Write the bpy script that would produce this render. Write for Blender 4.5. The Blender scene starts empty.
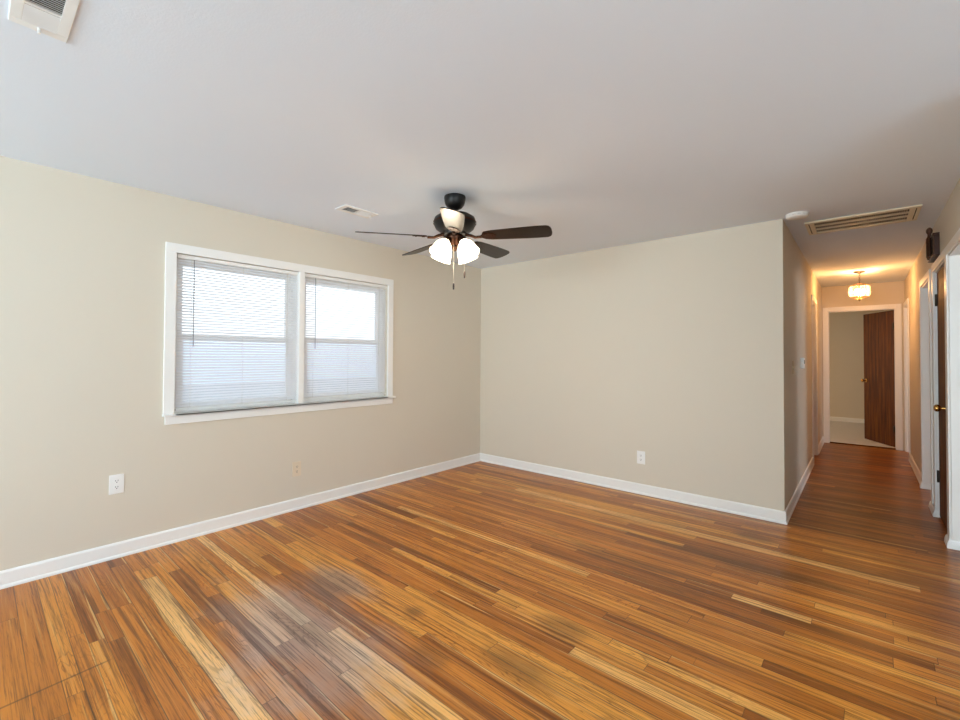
import bpy, bmesh, math, random
from mathutils import Vector, Matrix
random.seed(7)
scene = bpy.context.scene
COL = scene.collection
PI = math.pi

# ------------------------------------------------------------------ camera
YAW, PITCH, ROLL = 0.72192711, 0.01641894, 0.00507227
F_PX, PX, PY, CAM_H = 444.152, 471.110, 349.371, 1.31725
cam_data = bpy.data.cameras.new('camera')
cam = bpy.data.objects.new('camera', cam_data); COL.objects.link(cam)
F0 = Vector((-math.sin(YAW), math.cos(YAW), 0)); R0 = Vector((math.cos(YAW), math.sin(YAW), 0)); U0 = Vector((0, 0, 1))
Fv = F0 * math.cos(PITCH) + U0 * math.sin(PITCH); Uv = U0 * math.cos(PITCH) - F0 * math.sin(PITCH)
Rv = R0 * math.cos(ROLL) + Uv * math.sin(ROLL); Uv = Uv * math.cos(ROLL) - R0 * math.sin(ROLL)
rot = Matrix((Rv, Uv, -Fv)).transposed()
cam.matrix_world = Matrix.Translation((0, 0, CAM_H)) @ rot.to_4x4()
cam_data.sensor_width = 36.0
cam_data.lens = F_PX / 960 * 36
cam_data.shift_x = (480 - PX) / 960
cam_data.shift_y = (PY - 360) / 960
cam_data.clip_start = 0.02
scene.camera = cam

# ------------------------------------------------------------------ light and exposure
scene.view_settings.view_transform = 'Standard'
scene.view_settings.look = 'None'
scene.view_settings.gamma = 1.0
scene.view_settings.use_curve_mapping = False
scene.view_settings.exposure = -0.04
scene.cycles.max_bounces = 10
scene.cycles.diffuse_bounces = 7
scene.cycles.glossy_bounces = 4
scene.cycles.transmission_bounces = 6
scene.cycles.transparent_max_bounces = 12
scene.cycles.caustics_reflective = False
scene.cycles.caustics_refractive = False
scene.cycles.sample_clamp_indirect = 6.0

world = bpy.data.worlds.new('overcast_sky'); scene.world = world; world.use_nodes = True
bgn = world.node_tree.nodes['Background']
bgn.inputs['Color'].default_value = (0.90, 0.95, 1.0, 1); bgn.inputs['Strength'].default_value = 3.2

def area(name, loc, target, sx, sy, power, color):
    d = bpy.data.lights.new(name, 'AREA'); d.shape = 'RECTANGLE'; d.size = sx; d.size_y = sy
    d.energy = power; d.color = color
    o = bpy.data.objects.new(name, d); COL.objects.link(o); o.location = loc
    o.rotation_euler = (Vector(target) - Vector(loc)).to_track_quat('-Z', 'Y').to_euler()
    return o
# lights added in unseen windows; the last is daylight in the far bedroom
area('rear_added_fill', (-1.6, -5.23, 1.45), (-1.6, -2.6, 6.2), 3.4, 1.8, 372, (0.70, 0.895, 1.0))  # invented window behind the camera, aimed up to light the ceiling
area('dining_added_fill', (4.22, -1.6, 1.4), (2.2, -1.4, 5.2), 3.6, 1.9, 200, (0.72, 0.905, 1.0))  # invented dining end window, likewise tilted up at the ceiling
area('side_room_added_fill', (4.22, 7.2, 1.5), (0.4, 6.2, 1.4), 1.4, 1.1, 30, (0.92, 0.95, 1.0))  # unseen light added to brighten the left hallway wall through the doorway
area('bedroom_window_daylight', (-3.6, 10.6, 1.5), (0, 10.6, 1.2), 1.4, 1.1, 30, (1.0, 0.64, 0.27))

# ------------------------------------------------------------------ materials
def lin(c):
    return tuple(((x / 255) / 12.92 if x / 255 <= 0.04045 else ((x / 255 + 0.055) / 1.055) ** 2.4) for x in c) + (1,)
MATS = {}
def mat(name, rgb, rough=0.5, metal=0.0, spec=0.5, bump=0.0, bscale=200, vary=0.0, vscale=6, coat=0.0):
    if name in MATS: return MATS[name]
    m = bpy.data.materials.new(name); m.use_nodes = True; nt = m.node_tree; b = nt.nodes['Principled BSDF']
    b.inputs['Base Color'].default_value = lin(rgb); b.inputs['Roughness'].default_value = rough
    b.inputs['Metallic'].default_value = metal; b.inputs['Specular IOR Level'].default_value = spec
    b.inputs['Coat Weight'].default_value = coat; b.inputs['Coat Roughness'].default_value = 0.12
    tc = nt.nodes.new('ShaderNodeTexCoord')
    if vary:
        n = nt.nodes.new('ShaderNodeTexNoise'); n.inputs['Scale'].default_value = vscale; n.inputs['Detail'].default_value = 3
        nt.links.new(tc.outputs['Object'], n.inputs['Vector'])
        h = nt.nodes.new('ShaderNodeMapRange'); h.inputs[3].default_value = 1 - vary; h.inputs[4].default_value = 1 + vary
        nt.links.new(n.outputs['Fac'], h.inputs[0])
        v = nt.nodes.new('ShaderNodeHueSaturation'); v.inputs['Color'].default_value = lin(rgb)
        nt.links.new(h.outputs[0], v.inputs['Value']); nt.links.new(v.outputs[0], b.inputs['Base Color'])
    if bump:
        n2 = nt.nodes.new('ShaderNodeTexNoise'); n2.inputs['Scale'].default_value = bscale; n2.inputs['Detail'].default_value = 3
        nt.links.new(tc.outputs['Object'], n2.inputs['Vector'])
        bp = nt.nodes.new('ShaderNodeBump'); bp.inputs['Strength'].default_value = bump; bp.inputs['Distance'].default_value = 0.002
        nt.links.new(n2.outputs['Fac'], bp.inputs['Height']); nt.links.new(bp.outputs[0], b.inputs['Normal'])
    MATS[name] = m
    return m
def emis(name, rgb, strength, base=(255, 250, 240)):
    m = mat(name, base, 0.3); b = m.node_tree.nodes['Principled BSDF']
    b.inputs['Emission Color'].default_value = lin(rgb); b.inputs['Emission Strength'].default_value = strength
    return m

WALL = mat('beige_wall_paint', (216, 207, 191), 0.75, spec=0.25, bump=0.12, bscale=160, vary=0.012, vscale=1.2)
CEIL = mat('ceiling_paint', (230, 238, 248), 0.85, spec=0.15, bump=0.25, bscale=120, vary=0.012, vscale=1.5)
TRIM = mat('white_trim_paint', (240, 239, 236), 0.35, spec=0.4, vary=0.01)
WHITE = mat('white_plastic', (240, 240, 238), 0.4, vary=0.01)
VENTW = mat('white_enamel_metal', (236, 236, 234), 0.4, vary=0.01)
CREAM = mat('cream_enamel_metal', (226, 214, 186), 0.45, vary=0.02)
ALMOND = mat('almond_plastic', (224, 208, 184), 0.45, vary=0.01)
DARK = mat('dark_cavity', (18, 15, 11), 0.95, spec=0.1)
DUCT = mat('dusty_duct_metal', (92, 86, 70), 0.8, vary=0.05)
SLOT = mat('socket_slot', (40, 38, 36), 0.6)
BRONZE = mat('dark_bronze_metal', (20, 16, 14), 0.42, metal=0.3, vary=0.1)
IRON = mat('antique_bronze_metal', (70, 44, 31), 0.3, metal=0.9, vary=0.1)
BRASS = mat('polished_brass', (206, 160, 88), 0.18, metal=1.0, vary=0.02)
HINGE = mat('aged_hinge_metal', (52, 44, 36), 0.4, metal=0.8, vary=0.1)
CORD = mat('blind_cord', (214, 212, 206), 0.8, vary=0.02)
CHAIN = mat('chain_metal', (190, 180, 160), 0.35, metal=0.8, vary=0.02)

def wood(name, c0, c1, c2, axis='z', rough=0.35, coat=0.3, dens=1.0):
    m = bpy.data.materials.new(name); m.use_nodes = True; nt = m.node_tree; b = nt.nodes['Principled BSDF']; L = nt.links.new
    tc = nt.nodes.new('ShaderNodeTexCoord'); mp = nt.nodes.new('ShaderNodeMapping')
    s = [22 * dens] * 3; s['xyz'.index(axis)] = 1.6 * dens; mp.inputs['Scale'].default_value = s
    L(tc.outputs['Object'], mp.inputs['Vector'])
    n = nt.nodes.new('ShaderNodeTexNoise'); n.inputs['Scale'].default_value = 1; n.inputs['Detail'].default_value = 6; n.inputs['Roughness'].default_value = 0.65
    L(mp.outputs[0], n.inputs['Vector'])
    r = nt.nodes.new('ShaderNodeValToRGB'); e = r.color_ramp.elements
    e[0].position = 0.33; e[0].color = lin(c0); e[1].position = 0.68; e[1].color = lin(c2)
    k = e.new(0.5); k.color = lin(c1)
    L(n.outputs['Fac'], r.inputs[0]); L(r.outputs[0], b.inputs['Base Color'])
    b.inputs['Roughness'].default_value = rough; b.inputs['Coat Weight'].default_value = coat; b.inputs['Coat Roughness'].default_value = 0.15
    b.inputs['Specular IOR Level'].default_value = 0.3
    MATS[name] = m
    return m
DOORWOOD = wood('stained_luan_door', (56, 26, 5), (88, 45, 9), (120, 68, 18), 'z', 0.55, 0.0)
DOORWOOD.node_tree.nodes['Principled BSDF'].inputs['Specular IOR Level'].default_value = 0.12
BLADE = wood('espresso_blade_wood', (24, 16, 12), (32, 22, 16), (42, 29, 21), 'x', 0.34, 0.06)
CHIMEW = wood('dark_chime_wood', (44, 22, 12), (62, 32, 18), (84, 46, 24), 'z', 0.4, 0.2)

# blind slats: thin white vinyl that lets daylight through
def translucent(name, rgb, mix, rough=0.5):
    m = bpy.data.materials.new(name); m.use_nodes = True; nt = m.node_tree; L = nt.links.new
    b = nt.nodes['Principled BSDF']; b.inputs['Base Color'].default_value = lin(rgb); b.inputs['Roughness'].default_value = rough
    t = nt.nodes.new('ShaderNodeBsdfTranslucent'); t.inputs['Color'].default_value = lin(rgb)
    x = nt.nodes.new('ShaderNodeMixShader'); x.inputs[0].default_value = mix
    L(b.outputs[0], x.inputs[1]); L(t.outputs[0], x.inputs[2]); L(x.outputs[0], nt.nodes['Material Output'].inputs[0])
    return m
SLATM = translucent('white_vinyl_slat', (242, 243, 246), 0.34)

def glass(name, tint, refl=0.06):
    m = bpy.data.materials.new(name); m.use_nodes = True; nt = m.node_tree; L = nt.links.new
    nt.nodes.remove(nt.nodes['Principled BSDF'])
    t = nt.nodes.new('ShaderNodeBsdfTransparent'); t.inputs[0].default_value = tint
    g = nt.nodes.new('ShaderNodeBsdfGlossy'); g.inputs['Roughness'].default_value = 0.03
    x = nt.nodes.new('ShaderNodeMixShader'); fr = nt.nodes.new('ShaderNodeFresnel'); fr.inputs[0].default_value = 1.45
    L(fr.outputs[0], x.inputs[0]); L(t.outputs[0], x.inputs[1]); L(g.outputs[0], x.inputs[2]); L(x.outputs[0], nt.nodes['Material Output'].inputs[0])
    return m
PANE = glass('window_glass', (0.95, 0.97, 0.97, 1))
def lamp_glass(name, tint):
    m = glass(name, tint); nt = m.node_tree; L = nt.links.new
    out = nt.nodes['Material Output']; old = out.inputs[0].links[0].from_socket
    t = nt.nodes.new('ShaderNodeBsdfTranslucent'); t.inputs[0].default_value = tint
    x = nt.nodes.new('ShaderNodeMixShader'); x.inputs[0].default_value = 0.10
    L(old, x.inputs[1]); L(t.outputs[0], x.inputs[2]); L(x.outputs[0], out.inputs[0])
    return m
CRYSTAL = lamp_glass('beveled_lamp_glass', (1.0, 0.95, 0.84, 1))
SCREEN = glass('insect_screen', (0.80, 0.84, 0.90, 1))

# ------------------------------------------------------------------ mesh helpers
class MB:
    def __init__(s): s.bm = bmesh.new()
    def box(s, x0, x1, y0, y1, z0, z1, bev=0.0, M=None):
        r = bmesh.ops.create_cube(s.bm, size=1.0); vs = r['verts']
        for v in vs:
            v.co = Vector(((x0 + x1) / 2 + v.co.x * (x1 - x0), (y0 + y1) / 2 + v.co.y * (y1 - y0), (z0 + z1) / 2 + v.co.z * (z1 - z0)))
        if bev:
            es = list({e for v in vs for e in v.link_edges})
            rr = bmesh.ops.bevel(s.bm, geom=es, offset=bev, segments=2, profile=0.6, affect='EDGES')
            vs = list({v for f in rr['faces'] for v in f.verts} | {v for v in vs if v.is_valid})
        if M is not None: bmesh.ops.transform(s.bm, matrix=M, verts=vs)
        return s
    def lathe(s, prof, n=32, M=None, cap=True):
        rings = []; vs = []
        for r, z in prof:
            if r < 1e-5:
                v = s.bm.verts.new((0, 0, z)); rings.append([v]); vs.append(v)
            else:
                ring = [s.bm.verts.new((r * math.cos(2 * PI * i / n), r * math.sin(2 * PI * i / n), z)) for i in range(n)]
                rings.append(ring); vs += ring
        for a, b in zip(rings, rings[1:]):
            for i in range(n):
                j = (i + 1) % n
                if len(a) == 1 and len(b) == 1: continue
                if len(a) == 1: s.bm.faces.new((a[0], b[j], b[i]))
                elif len(b) == 1: s.bm.faces.new((a[i], a[j], b[0]))
                else: s.bm.faces.new((a[i], a[j], b[j], b[i]))
        if cap:
            if len(rings[0]) > 1: s.bm.faces.new(rings[0])
            if len(rings[-1]) > 1: s.bm.faces.new(list(reversed(rings[-1])))
        if M is not None: bmesh.ops.transform(s.bm, matrix=M, verts=vs)
        return s
    def tube(s, pts, r, n=10, cap=True):
        pts = [Vector(p) for p in pts]; rings = []
        for i, p in enumerate(pts):
            t = (pts[min(i + 1, len(pts) - 1)] - pts[max(i - 1, 0)]).normalized()
            a = Vector((0, 0, 1)) if abs(t.z) < 0.95 else Vector((1, 0, 0))
            u = t.cross(a).normalized(); w = t.cross(u).normalized()
            rr = r[i] if isinstance(r, (list, tuple)) else r
            rings.append([s.bm.verts.new(p + (u * math.cos(2 * PI * k / n) + w * math.sin(2 * PI * k / n)) * rr) for k in range(n)])
        for a, b in zip(rings, rings[1:]):
            for k in range(n): s.bm.faces.new((a[k], a[(k + 1) % n], b[(k + 1) % n], b[k]))
        if cap: s.bm.faces.new(rings[0]); s.bm.faces.new(list(reversed(rings[-1])))
        return s
    def prism(s, outline, z0, z1, M=None):
        a = [s.bm.verts.new((x, y, z0)) for x, y in outline]; b = [s.bm.verts.new((x, y, z1)) for x, y in outline]; n = len(a)
        for i in range(n): s.bm.faces.new((a[i], a[(i + 1) % n], b[(i + 1) % n], b[i]))
        s.bm.faces.new(list(reversed(a))); s.bm.faces.new(b)
        if M is not None: bmesh.ops.transform(s.bm, matrix=M, verts=a + b)
        return s
    def sweep(s, prof, path):
        """profile [(out, up)] swept along a floor path of (x, y), mitred, room on the left-hand normal"""
        n = len(path); rings = []
        for i, p in enumerate(path):
            p = Vector(p)
            d0 = (p - Vector(path[i - 1])).normalized() if i else None
            d1 = (Vector(path[i + 1]) - p).normalized() if i < n - 1 else None
            n0 = Vector((-d0.y, d0.x)) if d0 else None; n1 = Vector((-d1.y, d1.x)) if d1 else None
            if n0 and n1:
                m = (n0 + n1).normalized(); m = m / max(0.3, m.dot(n0))
            else: m = n0 or n1
            rings.append([s.bm.verts.new((p.x + m.x * o, p.y + m.y * o, u)) for o, u in prof])
        k = len(prof)
        for a, b in zip(rings, rings[1:]):
            for j in range(k): s.bm.faces.new((a[j], a[(j + 1) % k], b[(j + 1) % k], b[j]))
        s.bm.faces.new(rings[0]); s.bm.faces.new(list(reversed(rings[-1])))
        return s
    def build(s, name, material, parent=None, smooth=False, kind=None, loc=None):
        bmesh.ops.recalc_face_normals(s.bm, faces=s.bm.faces)
        me = bpy.data.meshes.new(name); s.bm.to_mesh(me); s.bm.free()
        me.materials.append(material)
        if smooth:
            for p in me.polygons: p.use_smooth = True
            try: me.set_sharp_from_angle(angle=math.radians(40))
            except Exception: pass
        o = bpy.data.objects.new(name, me); COL.objects.link(o)
        if parent: o.parent = parent
        if loc: o.location = loc
        if kind: o['kind'] = kind
        return o

def tag(o, label, cat, group=None):
    o['label'] = label; o['category'] = cat
    if group: o['group'] = group
    return o
def thing(name, label, cat, loc, rotz=0, group=None, rot=None):
    o = bpy.data.objects.new(name, None); COL.objects.link(o); o.empty_display_size = 0.05
    o.location = loc; o.rotation_euler = rot or (0, 0, rotz)
    return tag(o, label, cat, group)
def struct(o, label=None, cat=None):
    o['kind'] = 'structure'
    if label: o['label'] = label
    if cat: o['category'] = cat
    return o
def copy_thing(src, loc, rot, label):
    r = src.copy(); COL.objects.link(r); r.location = loc; r.rotation_euler = rot; r['label'] = label
    for ch in src.children:
        c = ch.copy(); COL.objects.link(c); c.parent = r
        for g in ch.children:
            d = g.copy(); COL.objects.link(d); d.parent = c
    return r

# ------------------------------------------------------------------ room dimensions (metres)
H = 2.44
XL, YB, XH, XR, YE = -3.649, 4.326, -0.473, 0.462, 8.910
T = 0.12
X_OUT, Y_REAR, Y_FAR = 4.2, -5.2, 12.03
DOOR_H = 2.06

def wall(name, axis, pos, thick, a0, a1, z0, z1, holes, label):
    """wall plane at axis=pos, body from pos to pos+thick; holes = (a0, a1, z0, z1)"""
    A = sorted({a0, a1} | {h[0] for h in holes} | {h[1] for h in holes}); Z = sorted({z0, z1} | {h[2] for h in holes} | {h[3] for h in holes})
    def solid(i, j):
        if i < 0 or j < 0 or i >= len(A) - 1 or j >= len(Z) - 1: return False
        ca, cz = (A[i] + A[i + 1]) / 2, (Z[j] + Z[j + 1]) / 2
        return not any(h[0] < ca < h[1] and h[2] < cz < h[3] for h in holes)
    bm = bmesh.new(); cache = {}
    def V(i, k, j):
        if (i, k, j) not in cache:
            p = pos + k * thick
            cache[(i, k, j)] = bm.verts.new((p, A[i], Z[j]) if axis == 'x' else (A[i], p, Z[j]))
        return cache[(i, k, j)]
    for i in range(len(A) - 1):
        for j in range(len(Z) - 1):
            if not solid(i, j): continue
            for k in (0, 1): bm.faces.new((V(i, k, j), V(i + 1, k, j), V(i + 1, k, j + 1), V(i, k, j + 1)))
            for di, dj, q in ((-1, 0, ((i, j), (i, j + 1))), (1, 0, ((i + 1, j), (i + 1, j + 1))), (0, -1, ((i, j), (i + 1, j))), (0, 1, ((i, j + 1), (i + 1, j + 1)))):
                if not solid(i + di, j + dj):
                    (p, q_), (r, s_) = q
                    bm.faces.new((V(p, 0, q_), V(r, 0, s_), V(r, 1, s_), V(p, 1, q_)))
    mb = MB(); mb.bm.free(); mb.bm = bm
    return struct(mb.build(name, WALL), label, 'wall')

WY0, WY1, WZ0, WZ1 = 0.972, 2.842, 0.905, 2.045          # window rough opening in the left wall
wall('wall_left', 'x', XL, -0.14, Y_REAR - T, Y_FAR + T, 0, H, [(WY0, WY1, WZ0, WZ1), (9.9, 11.3, 0.95, 2.05)], 'beige wall with the wide double window')
wall('wall_back', 'y', YB, T, XL, XH - T, 0, H, [], 'plain beige wall to the right of the room corner')
wall('wall_hall_left', 'x', XH, -T, YB, YE, 0, H, [(7.03, 7.68, 0, DOOR_H)], 'shaded beige wall along the left of the hallway')
wall('wall_hall_right', 'x', XR, T, 2.6, YE, 0, H, [(3.70, 4.57, 0, DOOR_H), (4.66, 5.39, 0, DOOR_H), (5.66, 6.47, 0, DOOR_H), (8.15, 8.83, 0, DOOR_H)], 'beige wall with doorways along the right of the hallway')
wall('wall_hall_end', 'y', YE, T, XL, X_OUT, 0, H, [(-0.408, 0.376, 0, DOOR_H)], 'warm lit wall at the end of the hallway')
wall('wall_bedroom', 'y', Y_FAR, T, XL, X_OUT, 0, H, [], 'beige far wall of the carpeted bedroom')
wall('wall_outer_right', 'x', X_OUT, T, Y_REAR - T, Y_FAR + T, 0, H, [(-3.4, 0.2, 0.45, 2.35), (6.5, 7.9, 0.95, 2.05)], 'outer wall behind the hallway rooms')
wall('wall_rear', 'y', Y_REAR, -T, XL, X_OUT, 0, H, [(-3.3, 0.1, 0.55, 2.35)], 'wall behind the viewer')
# partitions of the rooms behind the doorways, so each doorway looks into a room of its own
wall('wall_side_room', 'y', 5.55, 0.08, XR + T, X_OUT, 0, H, [], 'partition between the side rooms')
wall('wall_closet_back', 'x', 1.15, 0.08, 4.66, 5.55, 0, H, [], 'back of the hall closet')
wall('wall_closet_side', 'y', 4.61, 0.05, XR + T, 1.23, 0, H, [], 'side of the hall closet')

struct(MB().box(XL - 0.14, X_OUT + T, Y_REAR - T, Y_FAR + T, H, H + 0.1).build('ceiling', CEIL), 'flat off-white painted ceiling', 'ceiling')

# ------------------------------------------------------------------ plank floor
def floor_material():
    m = bpy.data.materials.new('oak_strip_floor'); m.use_nodes = True; nt = m.node_tree; L = nt.links.new; N = nt.nodes.new
    b = nt.nodes['Principled BSDF']
    def math_(op, a=None, c=None, d=None, clamp=False):
        n = N('ShaderNodeMath'); n.operation = op; n.use_clamp = clamp
        for i, v in enumerate((a, c, d)):
            if v is None: continue
            if isinstance(v, (int, float)): n.inputs[i].default_value = v
            else: L(v, n.inputs[i])
        return n.outputs[0]
    def rng(v, a, c, d=0.0, e=1.0, smooth=True):
        n = N('ShaderNodeMapRange'); n.interpolation_type = 'SMOOTHSTEP' if smooth else 'LINEAR'
        L(v, n.inputs[0])
        for i, q in enumerate((a, c, d, e)): n.inputs[i + 1].default_value = q
        return n.outputs[0]
    def mixc(f, a, c, typ='MIX'):
        n = N('ShaderNodeMix'); n.data_type = 'RGBA'; n.blend_type = typ; n.clamp_factor = True
        if isinstance(f, (int, float)): n.inputs[0].default_value = f
        else: L(f, n.inputs[0])
        for i, v in ((6, a), (7, c)):
            if isinstance(v, tuple): n.inputs[i].default_value = v
            else: L(v, n.inputs[i])
        return n.outputs[2]
    def noise(vec, scale, detail=4, rough=0.55, dist=0.0):
        n = N('ShaderNodeTexNoise'); n.inputs['Scale'].default_value = scale; n.inputs['Detail'].default_value = detail
        n.inputs['Roughness'].default_value = rough; n.inputs['Distortion'].default_value = dist
        L(vec, n.inputs['Vector']); return n.outputs['Fac']
    def attr(nm):
        n = N('ShaderNodeAttribute'); n.attribute_name = nm; return n.outputs['Fac']
    tone, seed = attr('tone'), attr('seed')
    uv = N('ShaderNodeUVMap'); uv.uv_map = 'board'; su = N('ShaderNodeSeparateXYZ'); L(uv.outputs[0], su.inputs[0])
    uv2 = N('ShaderNodeUVMap'); uv2.uv_map = 'ends'; se = N('ShaderNodeSeparateXYZ'); L(uv2.outputs[0], se.inputs[0])
    v = su.outputs[1]; vm = su.outputs[0]                       # 0..1 across the board; metres across the board
    tc = N('ShaderNodeTexCoord'); sx = N('ShaderNodeSeparateXYZ'); L(tc.outputs['Object'], sx.inputs[0])
    X, Y = sx.outputs[0], sx.outputs[1]
    def gv(kx, ky, off):
        c = N('ShaderNodeCombineXYZ')
        L(math_('ADD', math_('MULTIPLY', X, kx), math_('MULTIPLY', seed, 37.0 + off)), c.inputs[0])
        L(math_('ADD', math_('MULTIPLY', Y, ky), math_('MULTIPLY', seed, 19.0)), c.inputs[1])
        L(math_('MULTIPLY', seed, 53.0), c.inputs[2])
        return c.outputs[0]
    # board tone
    tn = math_('ADD', tone, math_('MULTIPLY', math_('SUBTRACT', noise(gv(1.1, 3.5, 0), 1.0, 3), 0.5), 0.35))
    ramp = N('ShaderNodeValToRGB'); L(tn, ramp.inputs[0]); e = ramp.color_ramp.elements
    e[0].position = 0.0; e[0].color = lin((104, 52, 8)); e[1].position = 1.0; e[1].color = lin((246, 190, 116))
    for p, c in ((0.3, (168, 94, 20)), (0.55, (208, 128, 40)), (0.78, (232, 162, 68))):
        k = e.new(p); k.color = lin(c)
    col = ramp.outputs[0]
    # long pale sapwood edges on some boards
    sap = math_('ADD', v, math_('MULTIPLY', math_('SUBTRACT', noise(gv(0.9, 0.0, 5), 1.0, 2), 0.5), 1.1))
    sapm = math_('MULTIPLY', rng(sap, 0.97, 1.01), rng(seed, 0.42, 0.46))
    col = mixc(math_('MULTIPLY', sapm, 0.75), col, lin((228, 182, 114)))
    # cathedral figure: contour lines of a stretched noise
    n1 = noise(gv(0.9, 10.0, 9), 1.0, 3, 0.5, 0.5)
    ring = math_('ABSOLUTE', math_('SINE', math_('MULTIPLY', n1, 84.0)))
    ringm = math_('MULTIPLY', rng(ring, 0.55, 0.05), rng(noise(gv(0.6, 3.0, 3), 1.0, 2), 0.40, 0.62))
    fib = noise(gv(3.0, 150.0, 11), 1.0, 5, 0.7)
    fib2 = noise(gv(1.1, 52.0, 13), 1.0, 4, 0.62)
    col = mixc(math_('MULTIPLY', ringm, 0.48), col, lin((104, 50, 14)))
    col = mixc(math_('MULTIPLY', rng(fib, 0.49, 0.66), 0.72), col, lin((88, 42, 6)))
    col = mixc(math_('MULTIPLY', rng(fib2, 0.50, 0.66), 0.66), col, lin((90, 44, 8)))
    col = mixc(math_('MULTIPLY', rng(fib2, 0.46, 0.28), 0.45), col, lin((226, 172, 100)))
    # worn, water-darkened patches in the finish
    wob = noise(tc.outputs['Object'], 2.3, 5, 0.62)
    wob2 = noise(gv(1.4, 12.0, 2), 1.0, 3)
    def patches(lst):
        out = None
        for (x, y, rx, ry, st) in lst:
            d = math_('SQRT', math_('ADD', math_('POWER', math_('ABSOLUTE', math_('DIVIDE', math_('SUBTRACT', X, x), rx)), 2.0), math_('POWER', math_('ABSOLUTE', math_('DIVIDE', math_('SUBTRACT', Y, y), ry)), 2.0)))
            d = math_('ADD', d, math_('MULTIPLY', math_('SUBTRACT', wob, 0.5), 1.5))
            d = math_('ADD', d, math_('MULTIPLY', math_('SUBTRACT', wob2, 0.5), 0.7))
            s = rng(d, 1.0, 0.25, 0.0, st)
            out = s if out is None else math_('MAXIMUM', out, s)
        return out
    stain = patches(STAINS)
    # worn grey finish plus the window's hazy reflection put into the colour
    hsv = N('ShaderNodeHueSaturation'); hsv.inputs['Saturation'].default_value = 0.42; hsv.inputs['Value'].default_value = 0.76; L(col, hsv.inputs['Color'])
    col = mixc(patches(GREY_WEAR_HAZE), col, hsv.outputs[0])
    col = mixc(stain, col, mixc(0.35, lin((66, 38, 16)), col))
    fine = rng(noise(gv(0.5, 2.0, 21), 1.0, 4), 0.55, 0.75, 0, 0.30)
    col = mixc(fine, col, lin((92, 50, 18)))
    # dark scuff line across the boards near the left wall
    sl = math_('MULTIPLY', rng(math_('ABSOLUTE', math_('ADD', math_('ADD', X, 2.43), math_('MULTIPLY', math_('SUBTRACT', Y, 0.25), 0.10))), 0.009, 0.002), rng(Y, 0.45, 0.40))
    col = mixc(math_('MULTIPLY', sl, 0.6), col, lin((60, 34, 16)))
    # gaps
    edge = math_('MINIMUM', vm, se.outputs[0])                   # metres to nearest long edge / to nearest butt end
    edge = math_('MINIMUM', edge, math_('ADD', se.outputs[1], 0.0006))
    gap = rng(edge, 0.0024, 0.0006)
    gapn = math_('MULTIPLY', gap, rng(noise(gv(1.5, 2.0, 31), 1.0, 2), 0.30, 0.60, 0.45, 1.0))
    col = mixc(math_('MULTIPLY', gapn, 0.85), col, lin((44, 24, 10)))
    L(col, b.inputs['Base Color'])
    rg = math_('ADD', 0.27, math_('MULTIPLY', noise(gv(1.5, 30.0, 4), 1.0, 3), 0.14))
    L(rg, b.inputs['Roughness'])
    b.inputs['Specular IOR Level'].default_value = 0.45
    hgt = math_('SUBTRACT', math_('MULTIPLY', fib, 0.12), math_('ADD', gapn, math_('MULTIPLY', ringm, 0.10)))
    hgt = math_('ADD', hgt, math_('MULTIPLY', noise(gv(0.8, 5.0, 8), 1.0, 2), 0.8))
    bp = N('ShaderNodeBump'); bp.inputs['Strength'].default_value = 0.45; bp.inputs['Distance'].default_value = 0.0014
    L(hgt, bp.inputs['Height']); L(bp.outputs[0], b.inputs['Normal'])
    return m
GREY_WEAR_HAZE = [(-2.00, 1.06, 0.85, 0.45, 0.75), (-2.25, 1.45, 0.40, 0.16, 0.55)]
STAINS = [(-2.05, 1.10, 0.40, 0.10, 0.55), (-2.28, 1.42, 0.35, 0.14, 0.55), (-1.75, 1.55, 0.10, 0.09, 0.75), (-1.10, 1.93, 0.17, 0.12, 0.65),
          (-1.10, 1.57, 0.26, 0.11, 0.7), (-0.55, 3.30, 0.85, 0.13, 0.75), (-1.15, 2.85, 0.75, 0.10, 0.65), (-0.60, 3.85, 0.18, 0.10, 0.7),
          (0.25, 3.72, 0.55, 0.16, 0.6), (-1.45, 1.36, 0.16, 0.07, 0.6), (-1.0, 2.66, 0.5, 0.06, 0.5), (-2.9, 1.3, 0.4, 0.2, 0.3)]
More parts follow.
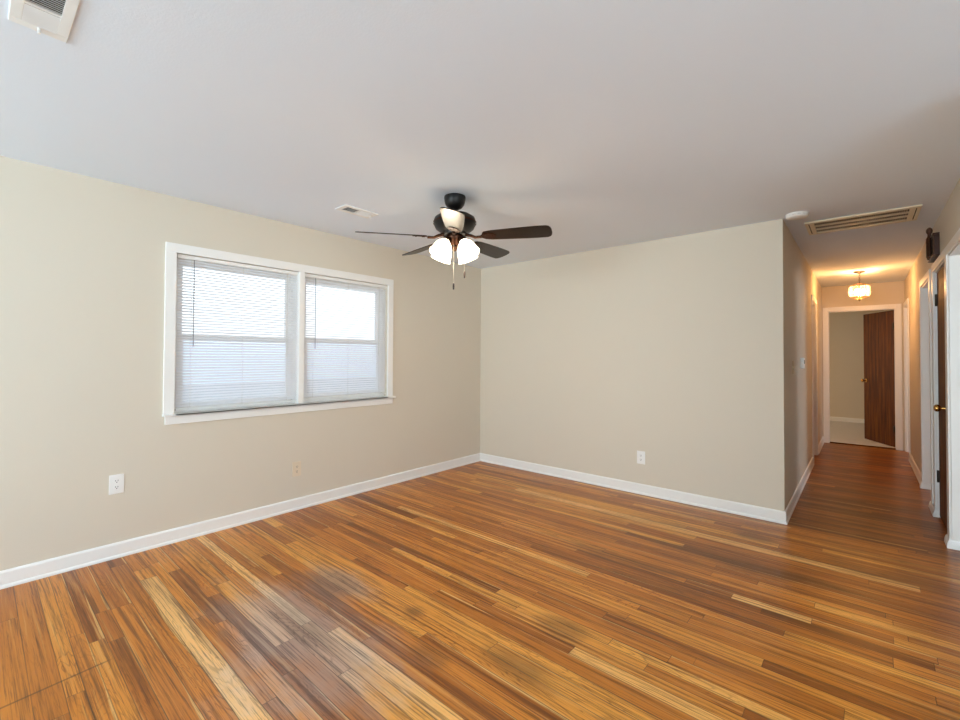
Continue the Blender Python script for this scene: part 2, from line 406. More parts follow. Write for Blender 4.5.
# boards whose tone the photograph singles out: (x start, x end, y, tone)
FORCED = [(-3.17, -1.35, 0.72, 1.02), (-1.92, -0.35, 1.155, 0.92), (-0.99, 0.5, 1.83, 0.86), (-0.885, 0.6, 2.01, 0.84), (-1.37, -0.70, 1.96, 0.70),
          (-0.20, 0.55, 3.0, 0.82), (-0.55, -0.2, 2.83, 0.98), (-3.63, -2.2, 0.24, 0.42), (-3.63, -2.3, 0.31, 0.60), (-2.6, -1.2, 0.50, 0.36)]
def build_floor():
    A = -0.010                                                  # the boards run a touch off square
    ca, sa = math.cos(A), math.sin(A)
    x0, x1, y0, y1 = XL - 0.4, X_OUT + 0.4, Y_REAR - 0.4, YE + 0.6
    rnd = random.Random(21)
    widths = [0.057, 0.064, 0.057, 0.083, 0.070, 0.057, 0.089, 0.064]
    rows = []; y = y0
    while y < y1:
        w = rnd.choice(widths); rows.append((y, min(y + w, y1))); y += w
    cuts = []
    for (ya, yb) in rows:
        xs = [x0]; x = x0 + rnd.uniform(0.2, 1.4)
        while x < x1 - 0.25:
            xs.append(x); x += rnd.choice([0.6, 0.9, 1.2, 1.6, 2.1, 2.6]) * rnd.uniform(0.85, 1.15)
        xs.append(x1)
        for (fa, fb, fy, ft) in FORCED:
            lx, ly = ca * (fa + fb) / 2 + sa * fy, -sa * (fa + fb) / 2 + ca * fy
            h = (fb - fa) / 2
            if ya <= ly < yb: xs = sorted([q for q in xs if not (lx - h - 0.15 < q < lx + h + 0.15)] + [lx - h, lx + h])
        if xs[0] > x0: xs.insert(0, x0)
        cuts.append(xs)
    bm = bmesh.new(); cache = {}
    tone_l = bm.faces.layers.float.new('tone'); seed_l = bm.faces.layers.float.new('seed')
    uvb = bm.loops.layers.uv.new('board'); uve = bm.loops.layers.uv.new('ends')
    def V(j, x):
        k = (j, round(x, 5))
        if k not in cache: cache[k] = bm.verts.new((x, rows[j][0] if j < len(rows) else rows[-1][1], 0))
        return cache[k]
    lines = []
    for j in range(len(rows) + 1):
        s = set()
        if j < len(rows): s |= set(cuts[j])
        if j > 0: s |= set(cuts[j - 1])
        lines.append(sorted(s))
    for j, (ya, yb) in enumerate(rows):
        ym = (ya + yb) / 2; xs = list(cuts[j])
        for a, c in zip(xs, xs[1:]):
            # each board is split lengthwise in two faces, so the distance to its edges interpolates linearly
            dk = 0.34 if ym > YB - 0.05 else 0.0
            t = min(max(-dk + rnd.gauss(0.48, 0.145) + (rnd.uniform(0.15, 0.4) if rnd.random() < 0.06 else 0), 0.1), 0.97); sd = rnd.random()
            for (fa, fb, fy, ft) in FORCED:
                lx, ly = ca * (fa + fb) / 2 + sa * fy, -sa * (fa + fb) / 2 + ca * fy
                if ya <= ly < yb and a < lx < c: t = ft; sd = 0.2 + 0.3 * sd
            mid_a = cache.setdefault(('m', j, round(a, 5)), None) or bm.verts.new((a, ym, 0)); cache[('m', j, round(a, 5))] = mid_a
            mid_c = cache.setdefault(('m', j, round(c, 5)), None) or bm.verts.new((c, ym, 0)); cache[('m', j, round(c, 5))] = mid_c
            mx = (a + c) / 2
            lo = [V(j, x) for x in lines[j] if a - 1e-6 <= x <= c + 1e-6]; hi = [V(j + 1, x) for x in lines[j + 1] if a - 1e-6 <= x <= c + 1e-6]
            for vs in (lo + [mid_c, mid_a], [mid_a, mid_c] + list(reversed(hi))):
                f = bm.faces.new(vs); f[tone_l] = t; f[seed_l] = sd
                for l in f.loops:
                    p = l.vert.co
                    l[uvb].uv = ((yb - ya) / 2 - abs(p.y - ym), (p.y - ya) / (yb - ya))
                    l[uve].uv = (p.x - a, c - p.x)
    bmesh.ops.transform(bm, matrix=Matrix.Rotation(A, 4, 'Z'), verts=bm.verts)
    for co, no in (((XL - 0.13, 0, 0), (-1, 0, 0)), ((X_OUT + 0.1, 0, 0), (1, 0, 0)), ((0, Y_REAR - 0.1, 0), (0, -1, 0)), ((0, YE + 0.06, 0), (0, 1, 0))):
        bmesh.ops.bisect_plane(bm, geom=bm.verts[:] + bm.edges[:] + bm.faces[:], plane_co=co, plane_no=no, clear_outer=True)
    mb = MB(); mb.bm.free(); mb.bm = bm
    bmesh.ops.recalc_face_normals(bm, faces=bm.faces)
    if sum(f.normal.z for f in bm.faces) < 0: bmesh.ops.reverse_faces(bm, faces=bm.faces)
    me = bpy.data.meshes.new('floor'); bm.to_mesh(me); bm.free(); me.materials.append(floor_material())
    o = bpy.data.objects.new('floor', me); COL.objects.link(o)
    return struct(o, 'worn honey-brown oak strip floor', 'floor')
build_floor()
struct(MB().box(XL, X_OUT, Y_REAR, -1.0, -0.02, 0.004).box(1.3, X_OUT, -1.0, 2.6, -0.02, 0.004).build('floor_bounce', mat('pale_grey_bounce', (214, 214, 212), 0.6, vary=0.03, vscale=4)), 'unseen pale floor added behind the viewer to bounce neutral light', 'floor')  # out of view; added pale so less orange light bounces onto the ceiling
CARPET = mat('grey_carpet', (206, 202, 200), 0.95, spec=0.1, bump=1.0, bscale=90, vary=0.22, vscale=60)
struct(MB().box(XL, X_OUT, YE + 0.06, Y_FAR, -0.02, 0.012).build('floor_bedroom', CARPET), 'grey carpet of the far bedroom', 'carpet')
struct(MB().box(-0.389, 0.357, YE + 0.02, YE + 0.07, 0, 0.014, 0.004).build('trim_threshold', DOORWOOD), 'wooden strip between floorboards and carpet', 'threshold')
GROUND = mat('pale_concrete_drive', (205, 206, 206), 0.9, vary=0.2, vscale=3)
struct(MB().box(-30, XL - 0.14, -20, 25, -0.55, -0.45).build('ground', GROUND), 'pale ground outside the window', 'ground')

# ------------------------------------------------------------------ baseboards and shoe moulding
BASE = [(0, 0), (0.019, 0), (0.019, 0.008), (0.016, 0.016), (0.012, 0.020), (0.012, 0.086), (0.009, 0.093), (0.004, 0.098), (0, 0.098)]
def base(name, path): struct(MB().sweep(BASE, path).build(name, TRIM), 'white baseboard', 'baseboard')
base('baseboard_left', [(XL, YB), (XL, Y_REAR)])
base('baseboard_back', [(XH, 6.965), (XH, YB), (XL, YB)])                    # back wall, round the corner, up the hallway
base('baseboard_hall_left', [(XH, YE), (XH, 7.745)])
base('baseboard_hall_right', [(XR, 6.53), (XR, 8.09)])
base('baseboard_right', [(XR, 2.6), (XR, 3.64)])
base('baseboard_bedroom', [(X_OUT, Y_FAR), (XL, Y_FAR)])
base('baseboard_rear', [(XL, Y_REAR), (X_OUT, Y_REAR)])

# ------------------------------------------------------------------ door frames
CW, CT = 0.062, 0.013     # casing width and thickness
def frame_x(name, xface, side, y0, y1, label, both=True):
    """white jamb lining and casing round an opening in a wall facing -x (side=-1) or +x (side=+1); body lies opposite"""
    j = 0.019; xb = xface - side * T; g = CT * side
    mb = MB()
    lo, hi = min(xface, xb), max(xface, xb)
    mb.box(lo, hi, y0, y0 + j, 0, DOOR_H); mb.box(lo, hi, y1 - j, y1, 0, DOOR_H); mb.box(lo, hi, y0 + j, y1 - j, DOOR_H - j, DOOR_H)
    for xf, gg in ((xface, g), (xb, -g)) if both else ((xface, g),):
        a, c = min(xf, xf + gg), max(xf, xf + gg)
        mb.box(a, c, y0 - CW + 0.008, y0 + 0.008, 0, DOOR_H + CW - 0.008, 0.003)
        mb.box(a, c, y1 - 0.008, y1 + CW - 0.008, 0, DOOR_H + CW - 0.008, 0.003)
        mb.box(a, c, y0 + 0.008, y1 - 0.008, DOOR_H - 0.008, DOOR_H + CW - 0.008, 0.003)
    return struct(mb.build(name, TRIM), label, 'door frame')
frame_x('trim_1', XH, 1, 7.03, 7.68, 'white frame of the doorway on the left of the hallway')
frame_x('trim_2', XR, -1, 5.66, 6.47, 'white frame of the middle doorway on the right of the hallway')
frame_x('trim_3', XR, -1, 4.66, 5.39, 'white frame round the brown closet door')
frame_x('trim_4', XR, -1, 8.15, 8.83, 'white frame of the last doorway on the right of the hallway')
frame_x('trim_5', XR, -1, 3.70, 4.57, 'white frame of the nearest doorway at the right edge')
def frame_y(name, yface, x0, x1, label):
    j = 0.019; mb = MB()
    mb.box(x0, x0 + j, yface, yface + T, 0, DOOR_H); mb.box(x1 - j, x1, yface, yface + T, 0, DOOR_H); mb.box(x0 + j, x1 - j, yface, yface + T, DOOR_H - j, DOOR_H)
    for yf, g in ((yface, -CT), (yface + T, CT)):
        a, c = min(yf, yf + g), max(yf, yf + g)
        mb.box(x0 - CW + 0.008, x0 + 0.008, a, c, 0, DOOR_H + CW - 0.008, 0.003)
        mb.box(x1 - 0.008, x1 + CW - 0.008, a, c, 0, DOOR_H + CW - 0.008, 0.003)
        mb.box(x0 + 0.008, x1 - 0.008, a, c, DOOR_H - 0.008, DOOR_H + CW - 0.008, 0.003)
    return struct(mb.build(name, TRIM), label, 'door frame')
frame_y('trim_6', YE, -0.408, 0.376, 'white frame of the doorway at the end of the hallway')
# little shoe mouldings that wrap the wall ends between the doorways on the right
SHOE = [(0, 0), (0.014, 0), (0.014, 0.010), (0.012, 0.030), (0.007, 0.050), (0, 0.060)]
for k, path in enumerate(([(XR + 0.010, 5.371), (XR - CT, 5.371), (XR - CT, 5.679), (XR + 0.06, 5.679)],
                          [(XR + 0.115, 4.551), (XR - CT, 4.551), (XR - CT, 4.679), (XR + 0.010, 4.679)],
                          [(XR + 0.115, 6.451), (XR - CT, 6.451), (XR - CT, 6.53)])):
    struct(MB().sweep(SHOE, path).build('trim_%d' % (7 + k), TRIM), 'white shoe moulding round a wall end', 'moulding')

# ------------------------------------------------------------------ doors
def knob(parent, x, y, z, d, mats=BRASS):
    """round knob on a door face; d = direction along local y"""
    M = Matrix.Translation((x, y, z)) @ Matrix.Rotation(-d * PI / 2, 4, 'X')
    prof = [(0.031, 0), (0.031, 0.004), (0.026, 0.009), (0.012, 0.012), (0.010, 0.030), (0.016, 0.036), (0.025, 0.044), (0.027, 0.054), (0.024, 0.063), (0.014, 0.069), (0, 0.071)]
    return MB().lathe(prof, 24, M).build('door_knob', mats, parent, True)
def hinge(parent, x, y, z, h=0.09):
    mb = MB()
    mb.tube([(x, y, z - h / 2), (x, y, z + h / 2)], 0.0075, 10)
    for k in (-1, 0, 1): mb.tube([(x, y, z + k * h / 2 - 0.003), (x, y, z + k * h / 2 + 0.003)], 0.0095, 10)
    mb.box(x - 0.001, x + 0.018, y - 0.022, y + 0.004, z - h / 2 + 0.003, z + h / 2 - 0.003)
    return mb.build('door_hinge', HINGE, parent)
def door_leaf(name, w, label):
    # local: hinge axis at origin, leaf towards -x, thickness on +y
    d = MB().box(-w, 0, 0, 0.035, 0.012, 2.035, 0.002).build(name, DOORWOOD)
    return struct(d, label, 'door')
d1 = door_leaf('door_1', 0.74, 'brown wooden door standing open into the carpeted bedroom')
d1.location = (0.355, YE + T + 0.012, 0.004); d1.rotation_euler = (0, 0, -math.radians(63))
d1['label'] = 'brown wooden door standing open into the carpeted bedroom'
knob(d1, -0.678, 0.0, 0.96, -1); knob(d1, -0.678, 0.035, 0.96, 1)
for z in (0.28, 1.80): hinge(d1, 0.0, 0.0, z)
d2 = struct(MB().box(-0.017, 0.018, 0.003, 0.687, 0.012, 2.036, 0.002).build('door_2', DOORWOOD), 'closed brown closet door on the right of the hallway', 'door')
d2.location = (XR + 0.030, 4.680, 0.0)
# brass knob near its free edge and hinges on the far edge
Mk = Matrix.Translation((-0.017, 0.065, 0.955)) @ Matrix.Rotation(-PI / 2, 4, 'Y')
MB().lathe([(0.031, 0), (0.031, 0.004), (0.026, 0.009), (0.012, 0.012), (0.010, 0.040), (0.016, 0.046), (0.025, 0.054), (0.027, 0.064), (0.024, 0.073), (0.014, 0.079), (0, 0.081)], 24, Mk).build('door_knob', BRASS, d2, True)
for z in (0.34, 1.81):
    mb = MB(); mb.tube([(-0.022, 0.690, z - 0.05), (-0.022, 0.690, z + 0.05)], 0.009, 10)
    mb.box(-0.0205, -0.0165, 0.660, 0.690, z - 0.045, z + 0.045)
    mb.build('door_hinge', HINGE, d2)

# ------------------------------------------------------------------ double window with blinds
WX = XL
struct(MB().box(WX, WX + 0.018, WY0 - 0.067, WY1 + 0.065, WZ1 - 0.002, WZ1 + 0.063, 0.003)
       .box(WX, WX + 0.018, WY0 - 0.067, WY0 - 0.0, WZ0 + 0.002, WZ1 - 0.002, 0.003).box(WX, WX + 0.018, WY1 - 0.0, WY1 + 0.065, WZ0 + 0.002, WZ1 - 0.002, 0.003)
       .box(WX - 0.10, WX + 0.014, 1.888, 1.937, WZ0, WZ1, 0.003)
       .build('trim_window', TRIM), 'white casing and centre mullion of the double window', 'window casing')
struct(MB().box(WX - 0.10, WX + 0.034, WY0 + 0.002, WY1 - 0.002, WZ0 - 0.016, WZ0 + 0.002, 0.003).box(WX + 0.0005, WX + 0.034, WY0 - 0.070, WY1 + 0.092, WZ0 - 0.016, WZ0 + 0.002, 0.004)
       .build('trim_window_sill', TRIM), 'white sill board under the double window', 'window sill')
struct(MB().box(WX, WX + 0.014, WY0 - 0.055, WY1 + 0.07, WZ0 - 0.074, WZ0 - 0.016, 0.003).build('trim_window_apron', TRIM), 'white apron under the window sill', 'trim')
def window_unit(k, y0, y1):
    xo = WX - 0.135
    f = MB()
    f.box(xo, WX - 0.045, y0, y0 + 0.028, WZ0, WZ1); f.box(xo, WX - 0.045, y1 - 0.028, y1, WZ0, WZ1)
    f.box(xo, WX - 0.045, y0 + 0.028, y1 - 0.028, WZ0, WZ0 + 0.03); f.box(xo, WX - 0.045, y0 + 0.028, y1 - 0.028, WZ1 - 0.03, WZ1)
    w = struct(f.build('window_%d' % k, TRIM), ('left' if k == 1 else 'right') + ' half of the double window', 'window')
    zm = 1.455
    for nm, x, z0, z1 in (('lower_sash', WX - 0.075, WZ0 + 0.03, zm + 0.022), ('upper_sash', WX - 0.108, zm - 0.022, WZ1 - 0.03)):
        m = MB(); a, c = y0 + 0.028, y1 - 0.028; s = 0.042
        m.box(x - 0.014, x + 0.014, a, a + s, z0, z1); m.box(x - 0.014, x + 0.014, c - s, c, z0, z1)
        m.box(x - 0.014, x + 0.014, a + s, c - s, z0, z0 + s); m.box(x - 0.014, x + 0.014, a + s, c - s, z1 - s, z1)
        so = m.build(nm, TRIM, w)
        MB().box(x - 0.002, x + 0.002, a + s, c - s, z0 + s, z1 - s).build('glass_pane', PANE, so)
    MB().box(WX - 0.130, WX - 0.128, y0 + 0.03, y1 - 0.03, WZ0 + 0.03, zm).build('insect_screen', SCREEN, w)
    return w
window_unit(1, WY0, 1.888); window_unit(2, 1.937, WY1)

def make_blind(y0, y1, zb, label, tilt):
    b = thing('window_blind', label, 'blind', (WX - 0.022, (y0 + y1) / 2, WZ1), 0, 'white slatted blinds of the double window')
    hw = (y1 - y0) / 2; zt = -0.004; zbot = zb - WZ1
    MB().box(-0.013, 0.013, -hw, hw, zt - 0.027, zt, 0.002).build('headrail', WHITE, b)
    MB().box(-0.012, 0.012, -hw + 0.003, hw - 0.003, zbot, zbot + 0.014, 0.003).build('bottom_rail', WHITE, b)
    bm = bmesh.new(); z = zbot + 0.034; pitch = 0.0205; ct, st = math.cos(tilt), math.sin(tilt); n = 0
    while z < zt - 0.034:
        rows = []
        for yy in (-hw + 0.004, hw - 0.004):
            r = []
            for k in range(5):
                u = (k / 4 - 0.5) * 0.0245; c = 0.0022 * (1 - (2 * k / 4 - 1) ** 2)
                r.append(bm.verts.new((u * ct - c * st, yy, z + u * st + c * ct)))
            rows.append(r)
        for k in range(4): bm.faces.new((rows[0][k], rows[0][k + 1], rows[1][k + 1], rows[1][k]))
        z += pitch
    mb = MB(); mb.bm.free(); mb.bm = bm
    mb.build('slat_panel', SLATM, b, True)
    for yy in (-hw * 0.80, 0.0, hw * 0.80):
        m = MB()
        for xx in (-0.0125, 0.0125): m.tube([(xx, yy, zbot + 0.01), (xx, yy, zt - 0.027)], 0.0008, 5)
        m.tube([(0.0, yy + 0.008, zbot + 0.01), (0.0, yy + 0.008, zt - 0.027)], 0.0009, 5)
        lc = m.build('ladder_cord', CORD, b)
        MB().box(-0.0135, 0.0135, yy - 0.009, yy + 0.009, zbot - 0.001, zbot + 0.017, 0.002).build('cord_clip', WHITE, lc)
    wnd = MB().tube([(0.016, -hw + 0.105, zt - 0.03), (0.019, -hw + 0.105, zt - 0.05), (0.019, -hw + 0.105, zt - 0.66)], 0.0035, 6).build('tilt_wand', mat('clear_grey_plastic', (150, 150, 152), 0.3), b)
    m = MB()
    for dy in (0.0, 0.006): m.tube([(0.016, hw - 0.10 + dy, zt - 0.027), (0.016, hw - 0.10 + dy * 0.5, zt - 0.72)], 0.001, 5)
    pc = m.build('pull_cord', CORD, b)
    MB().lathe([(0.002, 0.02), (0.005, 0.014), (0.007, 0), (0, -0.001)], 10, Matrix.Translation((0.016, hw - 0.10, zt - 0.74))).build('cord_tassel', WHITE, pc, True)
    return b
make_blind(0.983, 1.884, 0.922, 'white slatted blind over the left, nearer window half', math.radians(-45))
make_blind(1.942, 2.838, 0.930, 'white slatted blind over the right window half beside the corner', math.radians(-45))

# ------------------------------------------------------------------ outlets and switches (face looks along local -y)
def make_outlet(label, mplate, mface, loc, rz):
    t = thing('wall_outlet', label, 'outlet', loc, rz, 'duplex wall outlets')
    MB().box(-0.039, 0.039, -0.006, 0, -0.062, 0.062, 0.0025).build('cover_plate', mplate, t)
    for z in (-0.020, 0.020):
        out = [(0.0165 * math.cos(a), max(-0.0135, min(0.0135, 0.017 * math.sin(a)))) for a in [2 * PI * i / 24 for i in range(24)]]
        r = MB().prism(out, 0.0055, 0.0082, Matrix.Translation((0, 0, z)) @ Matrix.Rotation(PI / 2, 4, 'X')).build('receptacle', mface, t)
        MB().box(-0.0075, -0.0050, -0.0088, -0.0080, z - 0.001, z + 0.008).box(0.0050, 0.0075, -0.0088, -0.0080, z - 0.001, z + 0.008).box(-0.0028, 0.0028, -0.0088, -0.0080, z - 0.0095, z - 0.0045, 0.0003).build('slot', SLOT, r)
    MB().lathe([(0.003, 0.006), (0.003, 0.0072), (0, 0.0075)], 12, Matrix.Rotation(PI / 2, 4, 'X')).build('screw', mface, t)
    return t
make_outlet('white outlet on the left wall nearest the viewer', WHITE, WHITE, (XL, 0.658, 0.477), PI / 2)
make_outlet('almond tan outlet on the left wall below the window', ALMOND, ALMOND, (XL, 1.886, 0.347), PI / 2)
make_outlet('white outlet low on the plain back wall', WHITE, WHITE, (-1.611, YB, 0.351), 0)
sw = thing('light_switch', 'beige light switch plate on the left hallway wall', 'switch', (XH, 4.95, 1.235), PI / 2)
MB().box(-0.037, 0.037, -0.006, 0, -0.060, 0.060, 0.0025).build('cover_plate', mat('beige_switch_plate', (196, 182, 150), 0.5), sw)
MB().box(-0.005, 0.005, -0.016, -0.005, -0.008, 0.010, 0.002).build('toggle', ALMOND, sw)
th = thing('thermostat', 'small white thermostat box farther along the left hallway wall', 'thermostat', (XH, 5.66, 1.268), PI / 2)
MB().box(-0.060, 0.060, -0.030, 0, -0.055, 0.055, 0.005).build('body', WHITE, th)
MB().box(-0.035, 0.035, -0.0315, -0.0295, -0.005, 0.030, 0.001).build('display', mat('grey_display', (120, 128, 118), 0.2), th)

# ------------------------------------------------------------------ ceiling registers, grille and smoke detector
def make_register(label, loc, rz):
    """long axis on local x; the half at -x shows dark louvres, the other half pale ones; hangs below its origin"""
    t = thing('ceiling_vent', label, 'vent', loc, rz, 'white supply vents in the ceiling')
    L2, W2 = 0.148, 0.073; li, wi = 0.113, 0.043
    m = MB()
    for sx in (-1, 1): m.box(min(sx * li, sx * L2), max(sx * li, sx * L2), -W2, W2, -0.007, 0, 0.002)
    for sy in (-1, 1): m.box(-li, li, min(sy * wi, sy * W2), max(sy * wi, sy * W2), -0.007, 0, 0.002)
    m.box(-0.006, 0.006, -wi, wi, -0.006, 0)
    m.build('frame', VENTW, t)
    MB().box(-li, li, -wi, wi, -0.0012, -0.0002).build('duct_backing', DUCT, t)
    for sgn, nm in ((-1, 'louver_bank'), (1, 'louver_bank')):
        m = MB(); n = 9
        for i in range(n):
            c = sgn * (0.012 + (i + 0.5) * (li - 0.012) / n)
            M = Matrix.Translation((c, 0, -0.0055)) @ Matrix.Rotation(sgn * math.radians(38), 4, 'Y')
            m.box(-0.0050, 0.0050, -wi, wi, -0.0004, 0.0004, 0, M)
        m.build(nm, VENTW, t)
    MB().box(li + 0.004, li + 0.016, -0.004, 0.004, -0.024, -0.006, 0.0025).build('damper_lever', WHITE, t)
    return t
v1 = make_register('white supply vent in the ceiling corner nearest the viewer', (-1.984, 0.147, H), PI)
v2 = copy_thing(v1, (-2.933, 1.985, H), (0, 0, PI / 2), 'white supply vent in the ceiling between the fan and the window')

g = thing('return_air_grille', 'wide cream return air grille in the hallway ceiling', 'vent', (-0.008, 4.785, H), 0)
gx, gy, ix, iy = 0.343, 0.225, 0.282, 0.178
m = MB()
for s in (-1, 1):
    m.box(min(s * ix, s * gx), max(s * ix, s * gx), -gy, gy, -0.012, 0, 0.003); m.box(-ix, ix, min(s * iy, s * gy), max(s * iy, s * gy), -0.012, 0, 0.003)
m.build('frame', CREAM, g)
MB().box(-ix, ix, -iy, iy, -0.0015, -0.0003).build('duct_backing', DARK, g)
m = MB(); n = 42
for i in range(1, n): m.box(-ix + i * 2 * ix / n - 0.0020, -ix + i * 2 * ix / n + 0.0020, -iy, iy, -0.0112, -0.004)
m.build('fin_bank', CREAM, g)
m = MB()
for yy in (-iy / 3, iy / 3): m.box(-ix, ix, yy - 0.013, yy + 0.013, -0.0112, -0.002)
m.build('cross_bar', CREAM, g)
for s in (-1, 1): MB().box(s * 0.318 - 0.003, s * 0.318 + 0.003, -iy, iy, -0.0124, -0.0115).build('frame_slot', DARK, g)
for s in (-1, 1): MB().lathe([(0.006, -0.012), (0.005, -0.0145), (0, -0.015)], 12, Matrix.Translation((s * 0.312, 0, 0))).build('screw', CREAM, g)

sd = thing('smoke_detector', 'round white smoke detector on the ceiling by the wall corner', 'smoke detector', (-0.371, 4.255, H))
MB().lathe([(0.074, 0), (0.074, -0.010), (0.071, -0.013)], 40).build('base_ring', WHITE, sd, True)
MB().lathe([(0.064, -0.012), (0.064, -0.018)], 40).build('sensor_gap', mat('dark_grey_plastic', (70, 68, 66), 0.6), sd, True)
MB().lathe([(0.071, -0.016), (0.072, -0.021), (0.066, -0.028), (0.050, -0.032), (0, -0.033)], 40).build('cover', WHITE, sd, True)
for k in range(12):
    MB().box(0.060, 0.0725, -0.004, 0.004, -0.019, -0.011, 0, Matrix.Rotation(2 * PI * k / 12, 4, 'Z')).build('vent_rib', WHITE, sd)

# ------------------------------------------------------------------ wooden door chime high on the right wall
ch = thing('door_chime', 'dark wooden door chime box high on the right hallway wall', 'door chime', (XR, 5.19, 2.22), PI / 2)
# local: the wall plane is local y = 0, the room lies on +y
MB().box(-0.175, 0.175, 0, 0.034, -0.078, 0.078, 0.005).build('back_box', CHIMEW, ch)
MB().box(-0.185, 0.185, 0, 0.040, 0.078, 0.090, 0.004).box(-0.185, 0.185, 0, 0.040, -0.090, -0.078, 0.004).build('moulding', CHIMEW, ch)
MB().lathe([(0.008, -0.088), (0.016, -0.084), (0.017, -0.070), (0.021, -0.064), (0.021, 0.090), (0.016, 0.098), (0.012, 0.112), (0.012, 0.128), (0.019, 0.140), (0.021, 0.156), (0.016, 0.172), (0.007, 0.182), (0, 0.184)], 20, Matrix.Translation((0.05, 0.038, 0))).build('turned_post', CHIMEW, ch, True)
MB().tube([(-0.07, 0.046, -0.074), (-0.07, 0.046, 0.074)], 0.009, 14).build('chime_tube', IRON, ch, True)
MB().box(-0.12, -0.02, 0.032, 0.037, -0.055, 0.055, 0.002).build('front_panel', mat('dark_grille_cloth', (40, 26, 18), 0.8), ch)

# ------------------------------------------------------------------ hallway pendant
GLOW = emis('warm_bulb_glow', (255, 214, 150), 22)
pl = thing('pendant_light', 'lit brass and cut glass lantern hanging from the hallway ceiling', 'ceiling light', (-0.020, 7.58, H))
MB().lathe([(0.062, 0), (0.062, -0.006), (0.050, -0.014), (0.020, -0.022), (0.008, -0.034), (0, -0.036)], 28).build('canopy', HINGE, pl, True)
m = MB()
for i in range(5):
    z = -0.044 - i * 0.022; pts = []
    for k in range(13):
        a = 2 * PI * k / 12; u, w = 0.008 * math.cos(a), 0.015 * math.sin(a)
        pts.append((u, 0, z + w) if i % 2 else (0, u, z + w))
    m.tube(pts, 0.0022, 6)
m.tube([(0, 0, -0.14), (0, 0, -0.16)], 0.006, 8)
m.build('chain', IRON, pl, True)
m = MB(); NP = 10
def ringtube(m, r, z, t):
    m.tube([(r * math.cos(2 * PI * k / 30), r * math.sin(2 * PI * k / 30), z) for k in range(31)], t, 6)
ringtube(m, 0.090, -0.185, 0.004); ringtube(m, 0.090, -0.330, 0.004)
for k in range(NP):
    a = 2 * PI * (k + 0.5) / NP; c, s = math.cos(a), math.sin(a)
    m.tube([(0.090 * c, 0.090 * s, -0.185), (0.105 * c, 0.105 * s, -0.205), (0.108 * c, 0.108 * s, -0.2575), (0.105 * c, 0.105 * s, -0.31), (0.090 * c, 0.090 * s, -0.330)], 0.0022, 6)
for k in range(4):
    a = 2 * PI * k / 4; c, s = math.cos(a), math.sin(a)
    m.tube([(0, 0, -0.158), (0.05 * c, 0.05 * s, -0.160), (0.090 * c, 0.090 * s, -0.185)], 0.003, 6)
    m.tube([(0.090 * c, 0.090 * s, -0.330), (0.05 * c, 0.05 * s, -0.350), (0, 0, -0.352)], 0.003, 6)
m.build('cage', BRASS, pl, True)
m = MB(); bm = m.bm
for k in range(NP):
    a0, a1 = 2 * PI * (k - 0.46) / NP, 2 * PI * (k + 0.46) / NP; am = (a0 + a1) / 2
    rows = [(0.087, -0.190), (0.102, -0.207), (0.1055, -0.2575), (0.102, -0.308), (0.087, -0.325)]
    P = [[bm.verts.new((r * math.cos(a) * (1.04 if a == am else 1), r * math.sin(a) * (1.04 if a == am else 1), z)) for a in (a0, am, a1)] for r, z in rows]
    for r in range(len(rows) - 1):
        for c in range(2): bm.faces.new((P[r][c], P[r][c + 1], P[r + 1][c + 1], P[r + 1][c]))
m.build('glass_shade', CRYSTAL, pl)
MB().lathe([(0, -0.350), (0.012, -0.354), (0.014, -0.362), (0.006, -0.370), (0.009, -0.376), (0, -0.384)], 16).build('finial', HINGE, pl, True)
for k in range(3):
    a = 2 * PI * k / 3 + 0.4; c, s = 0.045 * math.cos(a), 0.045 * math.sin(a)
    soc = MB().lathe([(0.011, -0.190), (0.011, -0.222), (0, -0.223)], 12, Matrix.Translation((c, s, 0))).build('socket', BRASS, pl, True)
    MB().lathe([(0.008, -0.222), (0.016, -0.240), (0.018, -0.262), (0.012, -0.285), (0.004, -0.302), (0, -0.306)], 14, Matrix.Translation((c, s, 0))).build('bulb', GLOW, soc, True)
def point(name, loc, power, color, r, parent=None):
    d = bpy.data.lights.new(name, 'POINT'); d.energy = power; d.color = color; d.shadow_soft_size = r
    o = bpy.data.objects.new(name, d); COL.objects.link(o); o.location = loc
    if parent: o.parent = parent
    return o
point('pendant_lamp_light', (0, 0, -0.262), 33, (1.0, 0.50, 0.19), 0.03, pl)

# ------------------------------------------------------------------ ceiling fan
FX, FY = -2.140, 2.250
fan = thing('ceiling_fan', 'dark bronze five-blade ceiling fan with lit glass shades', 'ceiling fan', (FX, FY, H))
MB().lathe([(0.074, 0), (0.076, -0.012), (0.073, -0.034), (0.066, -0.058), (0.050, -0.078), (0.030, -0.089), (0.018, -0.092), (0, -0.093)], 36).build('canopy', BRONZE, fan, True)
MB().tube([(0, 0, -0.07), (0, 0, -0.135)], 0.0135, 14).lathe([(0.022, -0.108), (0.026, -0.118), (0.024, -0.132)], 20).build('downrod', BRONZE, fan, True)
MB().lathe([(0.030, -0.120), (0.070, -0.124), (0.112, -0.134), (0.140, -0.152), (0.148, -0.175), (0.146, -0.200), (0.134, -0.226), (0.108, -0.246), (0.088, -0.256), (0.085, -0.272), (0.078, -0.276), (0, -0.277)], 40).build('motor_housing', BRONZE, fan, True)
MB().lathe([(0.152, -0.180), (0.1525, -0.186), (0.152, -0.192)], 40, cap=False).build('housing_band', IRON, fan, True)
MB().lathe([(0.062, -0.276), (0.066, -0.284), (0.064, -0.300), (0.056, -0.318), (0.050, -0.326), (0.048, -0.340), (0.038, -0.352), (0.024, -0.358), (0.018, -0.372), (0.010, -0.384), (0, -0.386)], 32).build('switch_housing', IRON, fan, True)
ZB = -0.290; BL0, BL1 = 0.205, 0.676
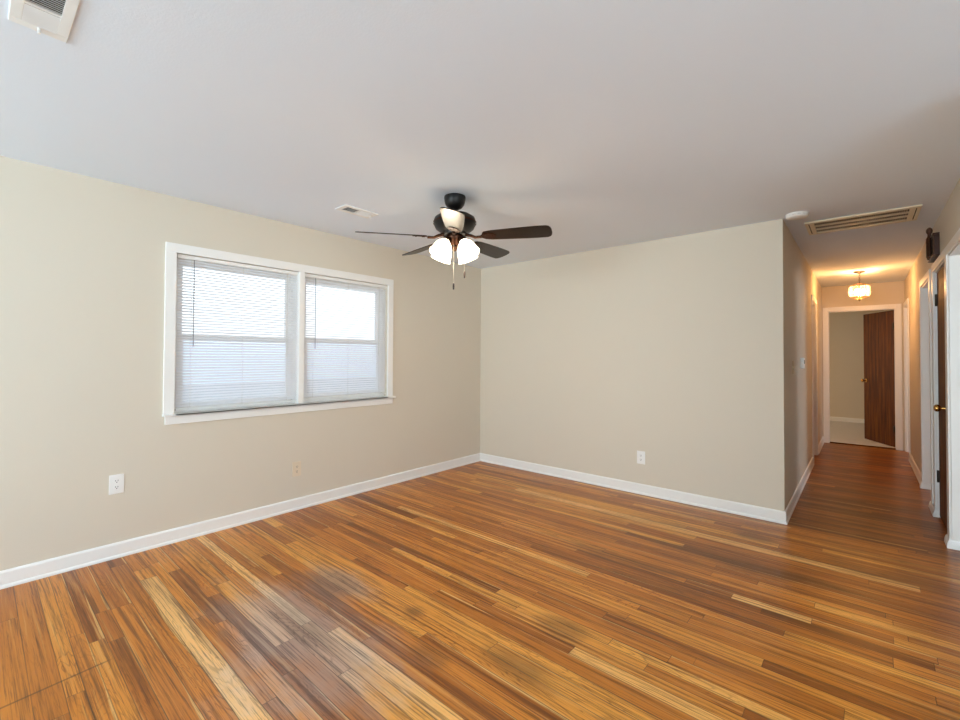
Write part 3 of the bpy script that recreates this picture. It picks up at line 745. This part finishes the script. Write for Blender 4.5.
def blade_outline():
    up = [(BL0, 0.030), (BL0 + 0.012, 0.046), (0.26, 0.056), (0.36, 0.063), (0.48, 0.069), (0.58, 0.072), (0.645, 0.070), (0.660, 0.062), (0.671, 0.046), (BL1, 0.020)]
    return up + [(x, -y) for x, y in reversed(up)]
PITCH_B = math.radians(14.5)
for k in range(5):
    az = math.radians(24.2 + 72 * k)
    Mz = Matrix.Rotation(az, 4, 'Z') @ Matrix.Translation((0, 0, ZB)) @ Matrix.Rotation(math.radians((0.6, 0, 0, 2.2, 2.4)[k]), 4, 'Y') @ Matrix.Rotation(-PITCH_B, 4, 'X')
    bl = MB().prism(blade_outline(), 0.0, 0.0065).build('blade', BLADE, fan)
    bl.matrix_local = Mz
    ir = MB()
    ir.prism([(0.19, 0.012), (0.215, 0.034), (0.25, 0.040), (0.285, 0.028), (0.30, 0.0), (0.285, -0.028), (0.25, -0.040), (0.215, -0.034), (0.19, -0.012)], -0.0045, -0.0005)
    ir.tube([(0.080, 0, 0.020), (0.115, 0, 0.010), (0.15, 0, -0.006), (0.195, 0, -0.005)], [0.012, 0.011, 0.010, 0.010], 10)
    for (x, y) in ((0.225, 0.022), (0.225, -0.022), (0.275, 0.0)): ir.lathe([(0.006, -0.0045), (0.005, -0.007), (0, -0.0078)], 10, Matrix.Translation((x, y, 0)))
    io = ir.build('blade_iron', IRON, fan, True); io.matrix_local = Mz
SHADE = emis('lit_frosted_glass', (255, 238, 208), 4.0)
AZC = 313.6                                        # direction from the fan towards the viewer
for k in range(4):
    az = math.radians(AZC + 45 + 90 * k)
    Mz = Matrix.Rotation(az, 4, 'Z')
    arm = MB().tube([Mz @ Vector(p) for p in ((0.045, 0, -0.306), (0.062, 0, -0.300), (0.078, 0, -0.305), (0.088, 0, -0.322))], 0.009, 10).build('lamp_arm', IRON, fan, True)
    Ms = Mz @ Matrix.Translation((0.081, 0, -0.320)) @ Matrix.Rotation(-math.radians(30), 4, 'Y')
    MB().lathe([(0.020, 0.012), (0.029, 0.006), (0.031, -0.014), (0.026, -0.020), (0, -0.020)], 20, Ms).build('socket', IRON, arm, True)
    pr = [(0.028, -0.006), (0.034, -0.020), (0.052, -0.040), (0.062, -0.064), (0.066, -0.088), (0.070, -0.106), (0.076, -0.120)]
    sh = MB().lathe(pr + [(r - 0.004, z) for r, z in reversed(pr)], 32, Ms, cap=False).build('lamp_shade', SHADE, fan, True)
    MB().lathe([(0.013, -0.020), (0.022, -0.045), (0.029, -0.070), (0.024, -0.092), (0.010, -0.102), (0, -0.104)], 18, Ms).build('bulb', emis('fan_bulb_glow', (255, 240, 214), 14), sh, True)
    p = Ms @ Vector((0, 0, -0.14))
    point('fan_bulb_light', p, 3.6, (1.0, 0.80, 0.58), 0.05, fan)
FOB = mat('dark_wood_fob', (40, 26, 20), 0.4)
Mc = Matrix.Rotation(math.radians(AZC), 4, 'Z')
for (x, y, z0, z1) in ((0.045, -0.006, -0.345, -0.618), (0.012, 0.070, -0.330, -0.532)):
    p = Mc @ Vector((x, y, 0))
    c = MB().tube([(p.x, p.y, z0), (p.x, p.y, z1)], 0.0010, 6).build('pull_chain', CHAIN, fan)
    MB().lathe([(0.002, 0.004), (0.006, 0), (0.007, -0.022), (0.0055, -0.042), (0, -0.045)], 12, Matrix.Translation((p.x, p.y, z1))).build('chain_fob', FOB, c, True)
